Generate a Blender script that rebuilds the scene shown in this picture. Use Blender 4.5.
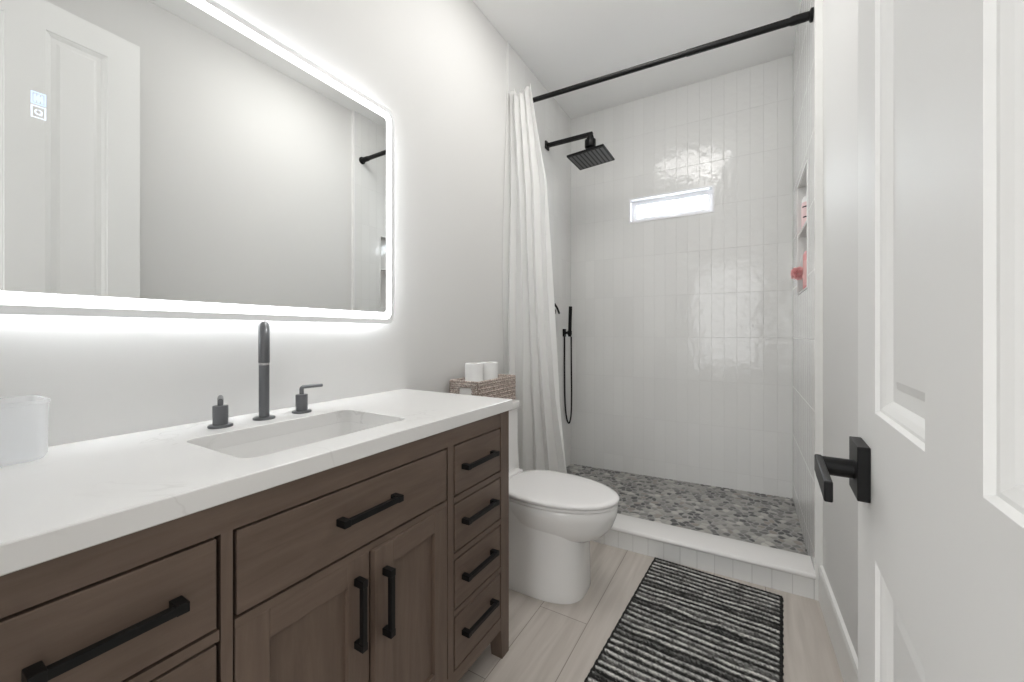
import bpy, bmesh, math, random
import numpy as np
from mathutils import Vector, Matrix, noise
for o in list(bpy.data.objects):
    bpy.data.objects.remove(o, do_unlink=True)
SC = bpy.context.scene
COL = SC.collection
PI = math.pi

# ------------------------------------------------------------------ camera
CAM_H = 1.12
cd = bpy.data.cameras.new('camera')
cam = bpy.data.objects.new('camera', cd)
COL.objects.link(cam)
cam.location = (0, 0, CAM_H)
cam.rotation_euler = (PI/2, 0, 0.5309)
cd.sensor_fit = 'HORIZONTAL'
cd.sensor_width = 36.0
cd.lens = 36.0*400.36/1024
cd.shift_y = -8.25/1024
cd.clip_start = 0.01
cd.clip_end = 60
SC.camera = cam

# ------------------------------------------------------------------ world, light, exposure
SC.view_settings.view_transform = 'Standard'
SC.view_settings.look = 'None'
SC.view_settings.gamma = 1.0
SC.view_settings.use_curve_mapping = False
SC.view_settings.exposure = 0.36
SC.cycles.max_bounces = 16
SC.cycles.diffuse_bounces = 10
SC.cycles.glossy_bounces = 8
w = bpy.data.worlds.new('daylight')
SC.world = w
w.use_nodes = True
bg = w.node_tree.nodes['Background']
bg.inputs['Color'].default_value = (0.93, 0.97, 1.0, 1)
bg.inputs['Strength'].default_value = 3.0


def area_light(name, loc, size, energy, color=(1, 1, 1), rot=(0, 0, 0), size_y=None, shape=None):
    l = bpy.data.lights.new(name, 'AREA')
    l.energy = energy
    l.color = color
    l.shape = shape or ('RECTANGLE' if size_y else 'DISK')
    l.size = size
    if size_y:
        l.size_y = size_y
    o = bpy.data.objects.new(name, l)
    o.location = loc
    o.rotation_euler = rot
    COL.objects.link(o)
    return o


CEIL = 2.874
WARM = (1.0, 0.982, 0.955)
area_light('ceiling_lamp', (-0.50, 1.62, CEIL-0.012), 0.70, 7.5, WARM)
area_light('hall_fill', (-0.30, -1.25, CEIL-0.02), 0.9, 7.0, WARM)  # added overhead fill behind the camera, no known fixture
area_light('hall_fill_rear', (-0.45, -2.15, 1.45), 1.5, 24.0, (0.97, 0.985, 1.0), (PI/2, 0, 0), size_y=1.7)  # added panel for even fill through the doorway, no known window
area_light('shower_window_daylight', (-0.48, 3.62, 2.25), 1.4, 110.0, (0.95, 0.98, 1.0), (-PI/2, 0, 0), size_y=0.9)
for loc, e in (((-0.36, 1.50, CEIL-0.15), 3.6), ((-0.40, 0.50, CEIL-0.14), 1.0)):
    pl = bpy.data.lights.new('ceiling_fill', 'POINT')       # added unseen point fill that brightens the ceiling
    pl.energy = e
    pl.color = WARM
    pl.shadow_soft_size = 0.13
    po = bpy.data.objects.new('ceiling_fill', pl)
    po.location = loc
    COL.objects.link(po)

# ------------------------------------------------------------------ material helpers


def new_mat(name):
    m = bpy.data.materials.new(name)
    m.use_nodes = True
    return m, m.node_tree, m.node_tree.nodes['Principled BSDF']


def plain(name, col, rough=0.5, metal=0.0, spec=0.5, coat=0.0, bump=None):
    m, nt, b = new_mat(name)
    b.inputs['Base Color'].default_value = (*col, 1)
    b.inputs['Roughness'].default_value = rough
    b.inputs['Metallic'].default_value = metal
    b.inputs['Specular IOR Level'].default_value = spec
    b.inputs['Coat Weight'].default_value = coat
    if bump:
        scale, strength, dist = bump
        tc = nt.nodes.new('ShaderNodeTexCoord')
        n = nt.nodes.new('ShaderNodeTexNoise')
        n.inputs['Scale'].default_value = scale
        n.inputs['Detail'].default_value = 3
        bp = nt.nodes.new('ShaderNodeBump')
        bp.inputs['Strength'].default_value = strength
        bp.inputs['Distance'].default_value = dist
        nt.links.new(tc.outputs['Object'], n.inputs['Vector'])
        nt.links.new(n.outputs['Fac'], bp.inputs['Height'])
        nt.links.new(bp.outputs['Normal'], b.inputs['Normal'])
    return m


def emit(name, col, strength):
    m = bpy.data.materials.new(name)
    m.use_nodes = True
    nt = m.node_tree
    nt.nodes.clear()
    e = nt.nodes.new('ShaderNodeEmission')
    e.inputs['Color'].default_value = (*col, 1)
    e.inputs['Strength'].default_value = strength
    o = nt.nodes.new('ShaderNodeOutputMaterial')
    nt.links.new(e.outputs[0], o.inputs['Surface'])
    return m


def node(nt, kind, **kw):
    n = nt.nodes.new(kind)
    for k, v in kw.items():
        setattr(n, k, v)
    return n


def mth(nt, op, a, b=None):
    n = nt.nodes.new('ShaderNodeMath')
    n.operation = op
    for i, v in enumerate((a, b)):
        if v is None:
            continue
        if isinstance(v, (int, float)):
            n.inputs[i].default_value = v
        else:
            nt.links.new(v, n.inputs[i])
    return n.outputs[0]


def tile_mat(name, u0, v0, tw=0.076, th=0.303, mortar=0.0011, c1=(0.735, 0.735, 0.725), c2=(0.765, 0.765, 0.755),
             grout=(0.66, 0.66, 0.648), rough=0.07, wavy=0.0023):
    """stacked vertical ceramic tile; u runs along either horizontal axis, v is height"""
    m, nt, b = new_mat(name)
    L = nt.links.new
    tc = node(nt, 'ShaderNodeTexCoord')
    sp = node(nt, 'ShaderNodeSeparateXYZ')
    L(tc.outputs['Object'], sp.inputs[0])
    u = mth(nt, 'SUBTRACT', mth(nt, 'ADD', sp.outputs['X'], sp.outputs['Y']), u0)
    v = mth(nt, 'SUBTRACT', sp.outputs['Z'], v0)
    cb = node(nt, 'ShaderNodeCombineXYZ')
    L(u, cb.inputs[0])
    L(v, cb.inputs[1])
    br = node(nt, 'ShaderNodeTexBrick')
    br.offset = 0.0
    br.squash = 1.0
    br.inputs['Scale'].default_value = 1.0
    br.inputs['Brick Width'].default_value = tw
    br.inputs['Row Height'].default_value = th
    br.inputs['Mortar Size'].default_value = mortar
    br.inputs['Mortar Smooth'].default_value = 0.3
    br.inputs['Color1'].default_value = (*c1, 1)
    br.inputs['Color2'].default_value = (*c2, 1)
    br.inputs['Mortar'].default_value = (*grout, 1)
    L(cb.outputs[0], br.inputs['Vector'])
    L(br.outputs['Color'], b.inputs['Base Color'])
    b.inputs['Specular IOR Level'].default_value = 0.40
    # gloss: grout is matt
    mr = node(nt, 'ShaderNodeMapRange')
    mr.inputs['To Min'].default_value = rough
    mr.inputs['To Max'].default_value = 0.6
    L(br.outputs['Fac'], mr.inputs['Value'])
    L(mr.outputs[0], b.inputs['Roughness'])
    # every tile gets its own wave phase
    cell = node(nt, 'ShaderNodeVectorMath', operation='FLOOR')
    dv = node(nt, 'ShaderNodeVectorMath', operation='DIVIDE')
    dv.inputs[1].default_value = (tw, th, 1)
    L(cb.outputs[0], dv.inputs[0])
    L(dv.outputs[0], cell.inputs[0])
    wn = node(nt, 'ShaderNodeTexWhiteNoise')
    L(cell.outputs[0], wn.inputs['Vector'])
    ad = node(nt, 'ShaderNodeVectorMath', operation='ADD')
    sc = node(nt, 'ShaderNodeVectorMath', operation='SCALE')
    sc.inputs['Scale'].default_value = 3.0
    L(wn.outputs['Color'], sc.inputs[0])
    L(cb.outputs[0], ad.inputs[0])
    L(sc.outputs[0], ad.inputs[1])
    nz = node(nt, 'ShaderNodeTexNoise')
    nz.inputs['Scale'].default_value = 20.0
    nz.inputs['Detail'].default_value = 1.5
    L(ad.outputs[0], nz.inputs['Vector'])
    h = mth(nt, 'SUBTRACT', mth(nt, 'MULTIPLY', nz.outputs['Fac'], wavy), mth(nt, 'MULTIPLY', br.outputs['Fac'], 0.0006))
    bp = node(nt, 'ShaderNodeBump')
    bp.inputs['Strength'].default_value = 1.0
    bp.inputs['Distance'].default_value = 1.0
    L(h, bp.inputs['Height'])
    L(bp.outputs['Normal'], b.inputs['Normal'])
    return m


def wood_mat(name, axis, c1=(0.108, 0.075, 0.057), c2=(0.164, 0.118, 0.091)):
    m, nt, b = new_mat(name)
    L = nt.links.new
    tc = node(nt, 'ShaderNodeTexCoord')
    geo = node(nt, 'ShaderNodeNewGeometry')
    mp = node(nt, 'ShaderNodeMapping')
    s = [16, 16, 16]
    s[axis] = 1.6
    mp.inputs['Scale'].default_value = s
    L(geo.outputs['Position'], mp.inputs['Vector'])
    n1 = node(nt, 'ShaderNodeTexNoise')
    n1.inputs['Scale'].default_value = 3.0
    n1.inputs['Detail'].default_value = 6
    n1.inputs['Roughness'].default_value = 0.65
    n1.inputs['Distortion'].default_value = 0.6
    L(mp.outputs[0], n1.inputs['Vector'])
    n2 = node(nt, 'ShaderNodeTexNoise')
    n2.inputs['Scale'].default_value = 5.0
    L(geo.outputs['Position'], n2.inputs['Vector'])
    mixf = mth(nt, 'ADD', mth(nt, 'MULTIPLY', n1.outputs['Fac'], 0.7), mth(nt, 'MULTIPLY', n2.outputs['Fac'], 0.3))
    cr = node(nt, 'ShaderNodeValToRGB')
    cr.color_ramp.elements[0].position = 0.32
    cr.color_ramp.elements[0].color = (*c1, 1)
    cr.color_ramp.elements[1].position = 0.68
    cr.color_ramp.elements[1].color = (*c2, 1)
    L(mixf, cr.inputs[0])
    L(cr.outputs[0], b.inputs['Base Color'])
    b.inputs['Roughness'].default_value = 0.45
    b.inputs['Specular IOR Level'].default_value = 0.4
    bp = node(nt, 'ShaderNodeBump')
    bp.inputs['Strength'].default_value = 0.15
    bp.inputs['Distance'].default_value = 0.001
    L(n1.outputs['Fac'], bp.inputs['Height'])
    L(bp.outputs['Normal'], b.inputs['Normal'])
    return m


def quartz_mat(name):
    m, nt, b = new_mat(name)
    L = nt.links.new
    tc = node(nt, 'ShaderNodeTexCoord')
    n = node(nt, 'ShaderNodeTexNoise')
    n.inputs['Scale'].default_value = 2.6
    n.inputs['Detail'].default_value = 7
    n.inputs['Distortion'].default_value = 1.4
    L(tc.outputs['Object'], n.inputs['Vector'])
    d = mth(nt, 'ABSOLUTE', mth(nt, 'SUBTRACT', n.outputs['Fac'], 0.5))
    cr = node(nt, 'ShaderNodeValToRGB')
    cr.color_ramp.elements[0].position = 0.0
    cr.color_ramp.elements[0].color = (0.62, 0.61, 0.60, 1)
    cr.color_ramp.elements[1].position = 0.012
    cr.color_ramp.elements[1].color = (0.76, 0.755, 0.745, 1)
    L(d, cr.inputs[0])
    n2 = node(nt, 'ShaderNodeTexNoise')
    n2.inputs['Scale'].default_value = 4.0
    L(tc.outputs['Object'], n2.inputs['Vector'])
    mr = node(nt, 'ShaderNodeMapRange')
    mr.inputs['From Min'].default_value = 0.5
    mr.inputs['From Max'].default_value = 0.7
    L(n2.outputs['Fac'], mr.inputs['Value'])
    mx = node(nt, 'ShaderNodeMix', data_type='RGBA')
    mx.inputs['A'].default_value = (0.765, 0.76, 0.75, 1)
    L(mr.outputs[0], mx.inputs['Factor'])
    L(cr.outputs[0], mx.inputs['B'])
    L(mx.outputs['Result'], b.inputs['Base Color'])
    b.inputs['Roughness'].default_value = 0.22
    return m


def floor_mat(name):
    m, nt, b = new_mat(name)
    L = nt.links.new
    tc = node(nt, 'ShaderNodeTexCoord')
    sp = node(nt, 'ShaderNodeSeparateXYZ')
    L(tc.outputs['Object'], sp.inputs[0])
    u = mth(nt, 'SUBTRACT', sp.outputs['Y'], 1.473-12.0)     # along the planks
    v = mth(nt, 'SUBTRACT', sp.outputs['X'], -0.53-4.0)      # across the planks
    cb = node(nt, 'ShaderNodeCombineXYZ')
    L(u, cb.inputs[0])
    L(v, cb.inputs[1])
    br = node(nt, 'ShaderNodeTexBrick')
    br.offset = 0.3333
    br.offset_frequency = 2
    br.inputs['Scale'].default_value = 1
    br.inputs['Brick Width'].default_value = 1.2
    br.inputs['Row Height'].default_value = 0.20
    br.inputs['Mortar Size'].default_value = 0.0014
    br.inputs['Mortar Smooth'].default_value = 0.2
    br.inputs['Color1'].default_value = (0, 0, 0, 1)
    br.inputs['Color2'].default_value = (1, 1, 1, 1)
    L(cb.outputs[0], br.inputs['Vector'])
    mp = node(nt, 'ShaderNodeMapping')
    mp.inputs['Scale'].default_value = (1.6, 22, 1)
    L(cb.outputs[0], mp.inputs['Vector'])
    n = node(nt, 'ShaderNodeTexNoise')
    n.inputs['Scale'].default_value = 1.3
    n.inputs['Detail'].default_value = 6
    n.inputs['Distortion'].default_value = 0.8
    L(mp.outputs[0], n.inputs['Vector'])
    f = mth(nt, 'ADD', mth(nt, 'MULTIPLY', n.outputs['Fac'], 0.8), mth(nt, 'MULTIPLY', br.outputs['Color'], 0.2))
    cr = node(nt, 'ShaderNodeValToRGB')
    cr.color_ramp.elements[0].position = 0.28
    cr.color_ramp.elements[0].color = (0.43, 0.388, 0.348, 1)
    cr.color_ramp.elements[1].position = 0.72
    cr.color_ramp.elements[1].color = (0.585, 0.54, 0.495, 1)
    L(f, cr.inputs[0])
    mx = node(nt, 'ShaderNodeMix', data_type='RGBA')
    L(br.outputs['Fac'], mx.inputs['Factor'])
    L(cr.outputs[0], mx.inputs['A'])
    mx.inputs['B'].default_value = (0.22, 0.185, 0.16, 1)
    L(mx.outputs['Result'], b.inputs['Base Color'])
    b.inputs['Roughness'].default_value = 0.38
    bp = node(nt, 'ShaderNodeBump')
    bp.inputs['Strength'].default_value = 0.5
    bp.inputs['Distance'].default_value = 0.0015
    bp.invert = True
    L(br.outputs['Fac'], bp.inputs['Height'])
    L(bp.outputs['Normal'], b.inputs['Normal'])
    return m


def vcol_mat(name, rough=0.4, bump=None):
    m, nt, b = new_mat(name)
    a = node(nt, 'ShaderNodeVertexColor')
    a.layer_name = 'Col'
    nt.links.new(a.outputs['Color'], b.inputs['Base Color'])
    b.inputs['Roughness'].default_value = rough
    return m


M = {}
M['paint'] = plain('wall paint', (0.70, 0.696, 0.686), 0.55, spec=0.3)
M['ceil'] = plain('ceiling paint', (0.89, 0.89, 0.885), 0.8, spec=0.2)
M['trim'] = plain('trim paint', (0.78, 0.78, 0.765), 0.35)
M['doorpaint'] = plain('door paint', (0.77, 0.77, 0.76), 0.55, spec=0.3)
M['tile_b'] = tile_mat('white stacked tile', 0.246+3.076-0.0005, 0.179-0.303)
M['tile_side'] = tile_mat('white stacked tile side', 0.248+3.076, 0.179-0.303, wavy=0.0007)
M['tile_curb'] = tile_mat('curb tile', 2.08+0.027, -0.005, wavy=0.0004, th=0.4, grout=(0.56, 0.555, 0.545), mortar=0.0016)
M['quartz'] = quartz_mat('white quartz')
M['curbcap'] = plain('curb stone', (0.76, 0.75, 0.74), 0.25)
M['wood_y'] = wood_mat('stained wood across', 1)
M['wood_z'] = wood_mat('stained wood upright', 2)
M['black'] = plain('matt black metal', (0.004, 0.004, 0.0042), 0.42, metal=0.0, spec=0.26)
M['gun'] = plain('dark gunmetal', (0.17, 0.175, 0.185), 0.32, metal=0.8)
M['gunring'] = plain('bright collar', (0.55, 0.55, 0.56), 0.25, metal=1.0)
M['ceramic'] = plain('white ceramic', (0.80, 0.795, 0.785), 0.09, coat=0.3)
M['plastic'] = plain('white seat plastic', (0.80, 0.79, 0.785), 0.16)
M['floor'] = floor_mat('plank floor tile')
M['mirror'] = plain('silvered glass', (0.90, 0.91, 0.905), 0.0, metal=1.0)
M['frost'] = plain('frosted glass edge', (0.86, 0.87, 0.88), 0.35)
M['led'] = emit('lit frosted band', (0.97, 0.985, 1.0), 3.8)
M['led_back'] = emit('back light strip', (0.94, 0.97, 1.0), 18.0)
M['icon'] = emit('touch icon light', (0.62, 0.76, 1.0), 1.15)
M['icon2'] = emit('touch icon pale light', (0.80, 0.88, 1.0), 1.1)
M['gap_shade'] = plain('painted gap shade', (0.012, 0.009, 0.008), 0.8)  # near-black colour standing in for shade behind the drawer gaps

# ------------------------------------------------------------------ mesh helpers


def link(name, bm, mat, parent=None, smooth=None, recalc=True):
    if recalc:
        bmesh.ops.recalc_face_normals(bm, faces=bm.faces)
    me = bpy.data.meshes.new(name)
    bm.to_mesh(me)
    bm.free()
    mats = mat if isinstance(mat, (list, tuple)) else [mat]
    for mm in mats:
        me.materials.append(mm)
    o = bpy.data.objects.new(name, me)
    COL.objects.link(o)
    if parent is not None:
        o.parent = parent
    if smooth is not None:
        for p in me.polygons:
            p.use_smooth = True
        me.set_sharp_from_angle(angle=math.radians(smooth))
    return o


def thing(name, label, cat, loc=(0, 0, 0), rz=0.0, group=None):
    o = bpy.data.objects.new(name, None)
    o.empty_display_size = 0.05
    COL.objects.link(o)
    o.location = loc
    o.rotation_euler = (0, 0, rz)
    return tag(o, label, cat, group)


def tag(o, label, cat, group=None):
    o['label'] = label
    o['category'] = cat
    if group:
        o['group'] = group
    return o


def struct(o, label=None, cat=None):
    o['kind'] = 'structure'
    if label:
        o['label'] = label
    if cat:
        o['category'] = cat
    return o


def box(bm, x0, x1, y0, y1, z0, z1, bev=0.0, seg=2):
    b2 = bmesh.new()
    bmesh.ops.create_cube(b2, size=1.0)
    for v in b2.verts:
        v.co = Vector(((x0+x1)/2+v.co.x*(x1-x0), (y0+y1)/2+v.co.y*(y1-y0), (z0+z1)/2+v.co.z*(z1-z0)))
    if bev > 0:
        bmesh.ops.bevel(b2, geom=list(b2.edges), offset=bev, segments=seg, profile=0.5, affect='EDGES')
    merge(bm, b2)


def merge(bm, b2, mat=None):
    me = bpy.data.meshes.new('tmp')
    b2.to_mesh(me)
    b2.free()
    if mat is not None:
        me.transform(mat)
    bm.from_mesh(me)
    bpy.data.meshes.remove(me)


def B(*boxes, bev=0.0, seg=2):
    bm = bmesh.new()
    for b in boxes:
        box(bm, *b, bev=bev, seg=seg)
    return bm


def cyl(bm, p0, p1, r0, r1=None, seg=24, bev=0.0):
    p0, p1 = Vector(p0), Vector(p1)
    r1 = r0 if r1 is None else r1
    d = p1-p0
    L = d.length
    prof = [(0, 0), (r0-bev, 0), (r0, bev), (r1, L-bev), (r1-bev, L), (0, L)] if bev else [(0, 0), (r0, 0), (r1, L), (0, L)]
    lathe(bm, prof, p0, d, seg)


def lathe(bm, prof, origin=(0, 0, 0), axis=(0, 0, 1), seg=24):
    """prof: (radius, height) from one pole to the other"""
    q = Vector((0, 0, 1)).rotation_difference(Vector(axis).normalized())
    o = Vector(origin)
    rings = []
    for r, h in prof:
        if r < 1e-7:
            rings.append([bm.verts.new(o+q @ Vector((0, 0, h)))])
        else:
            rings.append([bm.verts.new(o+q @ Vector((r*math.cos(2*PI*i/seg), r*math.sin(2*PI*i/seg), h))) for i in range(seg)])
    for a, b in zip(rings[:-1], rings[1:]):
        if len(a) == 1 and len(b) == 1:
            continue
        for i in range(seg):
            j = (i+1) % seg
            if len(a) == 1:
                bm.faces.new((a[0], b[j], b[i]))
            elif len(b) == 1:
                bm.faces.new((a[i], a[j], b[0]))
            else:
                bm.faces.new((a[i], a[j], b[j], b[i]))


def tube(bm, pts, r, seg=12, caps=True):
    pts = [Vector(p) for p in pts]
    n = len(pts)
    rr = r if isinstance(r, (list, tuple)) else [r]*n
    up = None
    rings = []
    for i, p in enumerate(pts):
        t = (pts[min(i+1, n-1)]-pts[max(i-1, 0)]).normalized()
        if up is None:
            up = t.orthogonal().normalized()
        up = (up-t*up.dot(t)).normalized()
        s = t.cross(up)
        rings.append([bm.verts.new(p+rr[i]*(up*math.cos(2*PI*k/seg)+s*math.sin(2*PI*k/seg))) for k in range(seg)])
    for a, b in zip(rings[:-1], rings[1:]):
        for k in range(seg):
            bm.faces.new((a[k], a[(k+1) % seg], b[(k+1) % seg], b[k]))
    if caps:
        bm.faces.new(rings[0][::-1])
        bm.faces.new(rings[-1])


def rrect(a0, a1, b0, b1, r, n=6):
    """rounded rectangle outline in a plane, counter-clockwise list of (a, b)"""
    out = []
    for cx, cy, s in ((a1-r, b1-r, 0), (a0+r, b1-r, PI/2), (a0+r, b0+r, PI), (a1-r, b0+r, 3*PI/2)):
        for i in range(n+1):
            t = s+PI/2*i/n
            out.append((cx+r*math.cos(t), cy+r*math.sin(t)))
    return out


def loft(bm, loops, cap0=True, cap1=True, closed=True):
    rings = [[bm.verts.new(p) for p in lp] for lp in loops]
    n = len(rings[0])
    for a, b in zip(rings[:-1], rings[1:]):
        for k in range(n if closed else n-1):
            bm.faces.new((a[k], a[(k+1) % n], b[(k+1) % n], b[k]))
    if cap0:
        bm.faces.new(rings[0][::-1])
    if cap1:
        bm.faces.new(rings[-1])
    return rings


# ------------------------------------------------------------------ the setting
LX = -1.250      # painted left wall
TLX = -1.245     # tiled left wall face
TRX = 0.248      # tiled right wall face
BY = 3.076       # tiled back wall face
TY0 = 2.062      # where the tile starts on the left wall
TRY0 = 2.100     # and on the right wall
WX0, WX1, WZ0, WZ1 = -0.767, -0.200, 1.955, 2.131     # shower window opening

# floor and ceiling
struct(link('floor', B((-1.45, 0.75, -2.3, 2.30, -0.12, 0.0)), M['floor']))
struct(link('ceiling', B((-1.45, 0.75, -2.3, 3.40, CEIL, CEIL+0.1)), M['ceil']))
# painted walls
struct(link('wall_left', B((LX-0.12, LX, -0.12, TY0, -0.12, CEIL)), M['paint']))
bm = bmesh.new()
RW = lambda y: 0.271+(2.12-y)*0.022       # the right wall runs a touch out of square
pts = [(RW(TRY0), TRY0), (RW(-0.12), -0.12), (0.60, -0.12), (0.60, TRY0)]
loft(bm, [[(x, y, z) for x, y in pts] for z in (-0.12, CEIL)])
struct(link('wall_right', bm, M['paint']))
# front wall around the doorway, and the hall beyond it
DX0, DX1, DZ = -0.66, 0.130, 2.53
struct(link('wall_front', B((LX-0.12, DX0, -0.14, -0.015, -0.12, CEIL), (DX1+0.045, RW(-0.05)+0.005, -0.14, -0.015, -0.12, CEIL),
                            (DX0, DX1+0.045, -0.14, -0.015, DZ+0.03, CEIL)), M['paint']))
struct(link('wall_hall', B((-1.45, 0.75, -2.3, -2.2, -0.12, CEIL), (-1.45, -1.37, -2.2, -0.12, -0.12, CEIL), (0.65, 0.75, -2.2, -0.12, -0.12, CEIL)), M['paint']))

# tiled shower walls
struct(link('wall_left_shower', B((LX-0.12, TLX, TY0+0.012, BY+0.14, -0.12, CEIL)), M['tile_side']))
bm = B((TLX, WX0, BY, BY+0.14, -0.12, CEIL), (WX1, TRX+0.3, BY, BY+0.14, -0.12, CEIL), (WX0, WX1, BY, BY+0.14, -0.12, WZ0), (WX0, WX1, BY, BY+0.14, WZ1, CEIL))
struct(link('wall_back', bm, M['tile_b']))
NY0, NY1 = 2.357, 2.768
NZ0, NZM, NZ1 = 1.338, 1.662, 1.938
ND = 0.095
bm = B((TRX, TRX+ND, TRY0, NY0, -0.12, CEIL), (TRX, TRX+ND, NY1, BY, -0.12, CEIL), (TRX, TRX+ND, NY0, NY1, -0.12, NZ0), (TRX, TRX+ND, NY0, NY1, NZ1, CEIL),
       (TRX+ND, TRX+0.30, TRY0, BY, -0.12, CEIL))
struct(link('wall_right_shower', bm, M['tile_side']))
# niche shelf and edge strips
struct(link('trim_1', B((TRX+0.001, TRX+ND, NY0, NY1, NZM-0.006, NZM+0.006)), M['curbcap']))
bm = B((TRX-0.003, TRX+0.004, NY0-0.006, NY0+0.002, NZ0-0.006, NZ1+0.006), (TRX-0.003, TRX+0.004, NY1-0.002, NY1+0.006, NZ0-0.006, NZ1+0.006),
       (TRX-0.003, TRX+0.004, NY0, NY1, NZ0-0.006, NZ0+0.002), (TRX-0.003, TRX+0.004, NY0, NY1, NZ1-0.002, NZ1+0.006))
struct(link('trim_2', bm, M['trim']))
struct(link('trim_3', B((LX-0.02, TLX+0.003, TY0, TY0+0.012, 0.0, CEIL), bev=0.001), M['trim']))
struct(link('trim_4', B((TRX-0.003, RW(TRY0)+0.02, TRY0-0.012, TRY0, 0.0, CEIL), bev=0.001), M['trim']))

# baseboards
bm = bmesh.new()
prof = [(0.0, 0.0), (0.014, 0.0), (0.014, 0.138), (0.010, 0.150), (0.0, 0.153)]
loft(bm, [[(RW(y)-d, y, z) for d, z in prof] for y in (TRY0-0.013, -0.013)])
struct(link('baseboard_right', bm, M['trim']))
bm = bmesh.new()
loft(bm, [[(LX+d, y, z) for d, z in prof] for y in (1.232, TY0)])
struct(link('baseboard_left', bm, M['trim']))

# shower window: trim sleeve, sash, pane
bm = bmesh.new()
def win_ring(i, y):
    return [(x, y, z) for x, z in ((WX0+i, WZ0+i), (WX1-i, WZ0+i), (WX1-i, WZ1-i), (WX0+i, WZ1-i))]
loft(bm, [win_ring(-0.006, BY-0.004), win_ring(0.006, BY-0.004), win_ring(0.006, BY+0.045), win_ring(0.006, BY+0.12), win_ring(-0.006, BY+0.12), win_ring(-0.006, BY-0.004)], False, False)
M['vinyl'] = plain('window vinyl', (0.80, 0.80, 0.82), 0.3)
win = struct(link('window_1', bm, M['vinyl']))
bm = bmesh.new()
loft(bm, [win_ring(0.0065, BY+0.05), win_ring(0.038, BY+0.05), win_ring(0.041, BY+0.062), win_ring(0.041, BY+0.08), win_ring(0.0065, BY+0.08), win_ring(0.0065, BY+0.05)], False, False)
link('window_sash', bm, M['vinyl'], win)
g, nt, b = new_mat('window glass')
b.inputs['Base Color'].default_value = (1, 1, 1, 1)
b.inputs['Roughness'].default_value = 0.05
tp = node(nt, 'ShaderNodeBsdfTransparent')
tp.inputs['Color'].default_value = (0.95, 0.97, 0.98, 1)
mx = node(nt, 'ShaderNodeMixShader')
mx.inputs[0].default_value = 0.06
nt.links.new(tp.outputs[0], mx.inputs[1])
nt.links.new(b.outputs[0], mx.inputs[2])
nt.links.new(mx.outputs[0], nt.nodes['Material Output'].inputs['Surface'])
M['glass'] = g
link('window_pane', B((WX0+0.041, WX1-0.041, BY+0.066, BY+0.071, WZ0+0.041, WZ1-0.041)), M['glass'], win)

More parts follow.
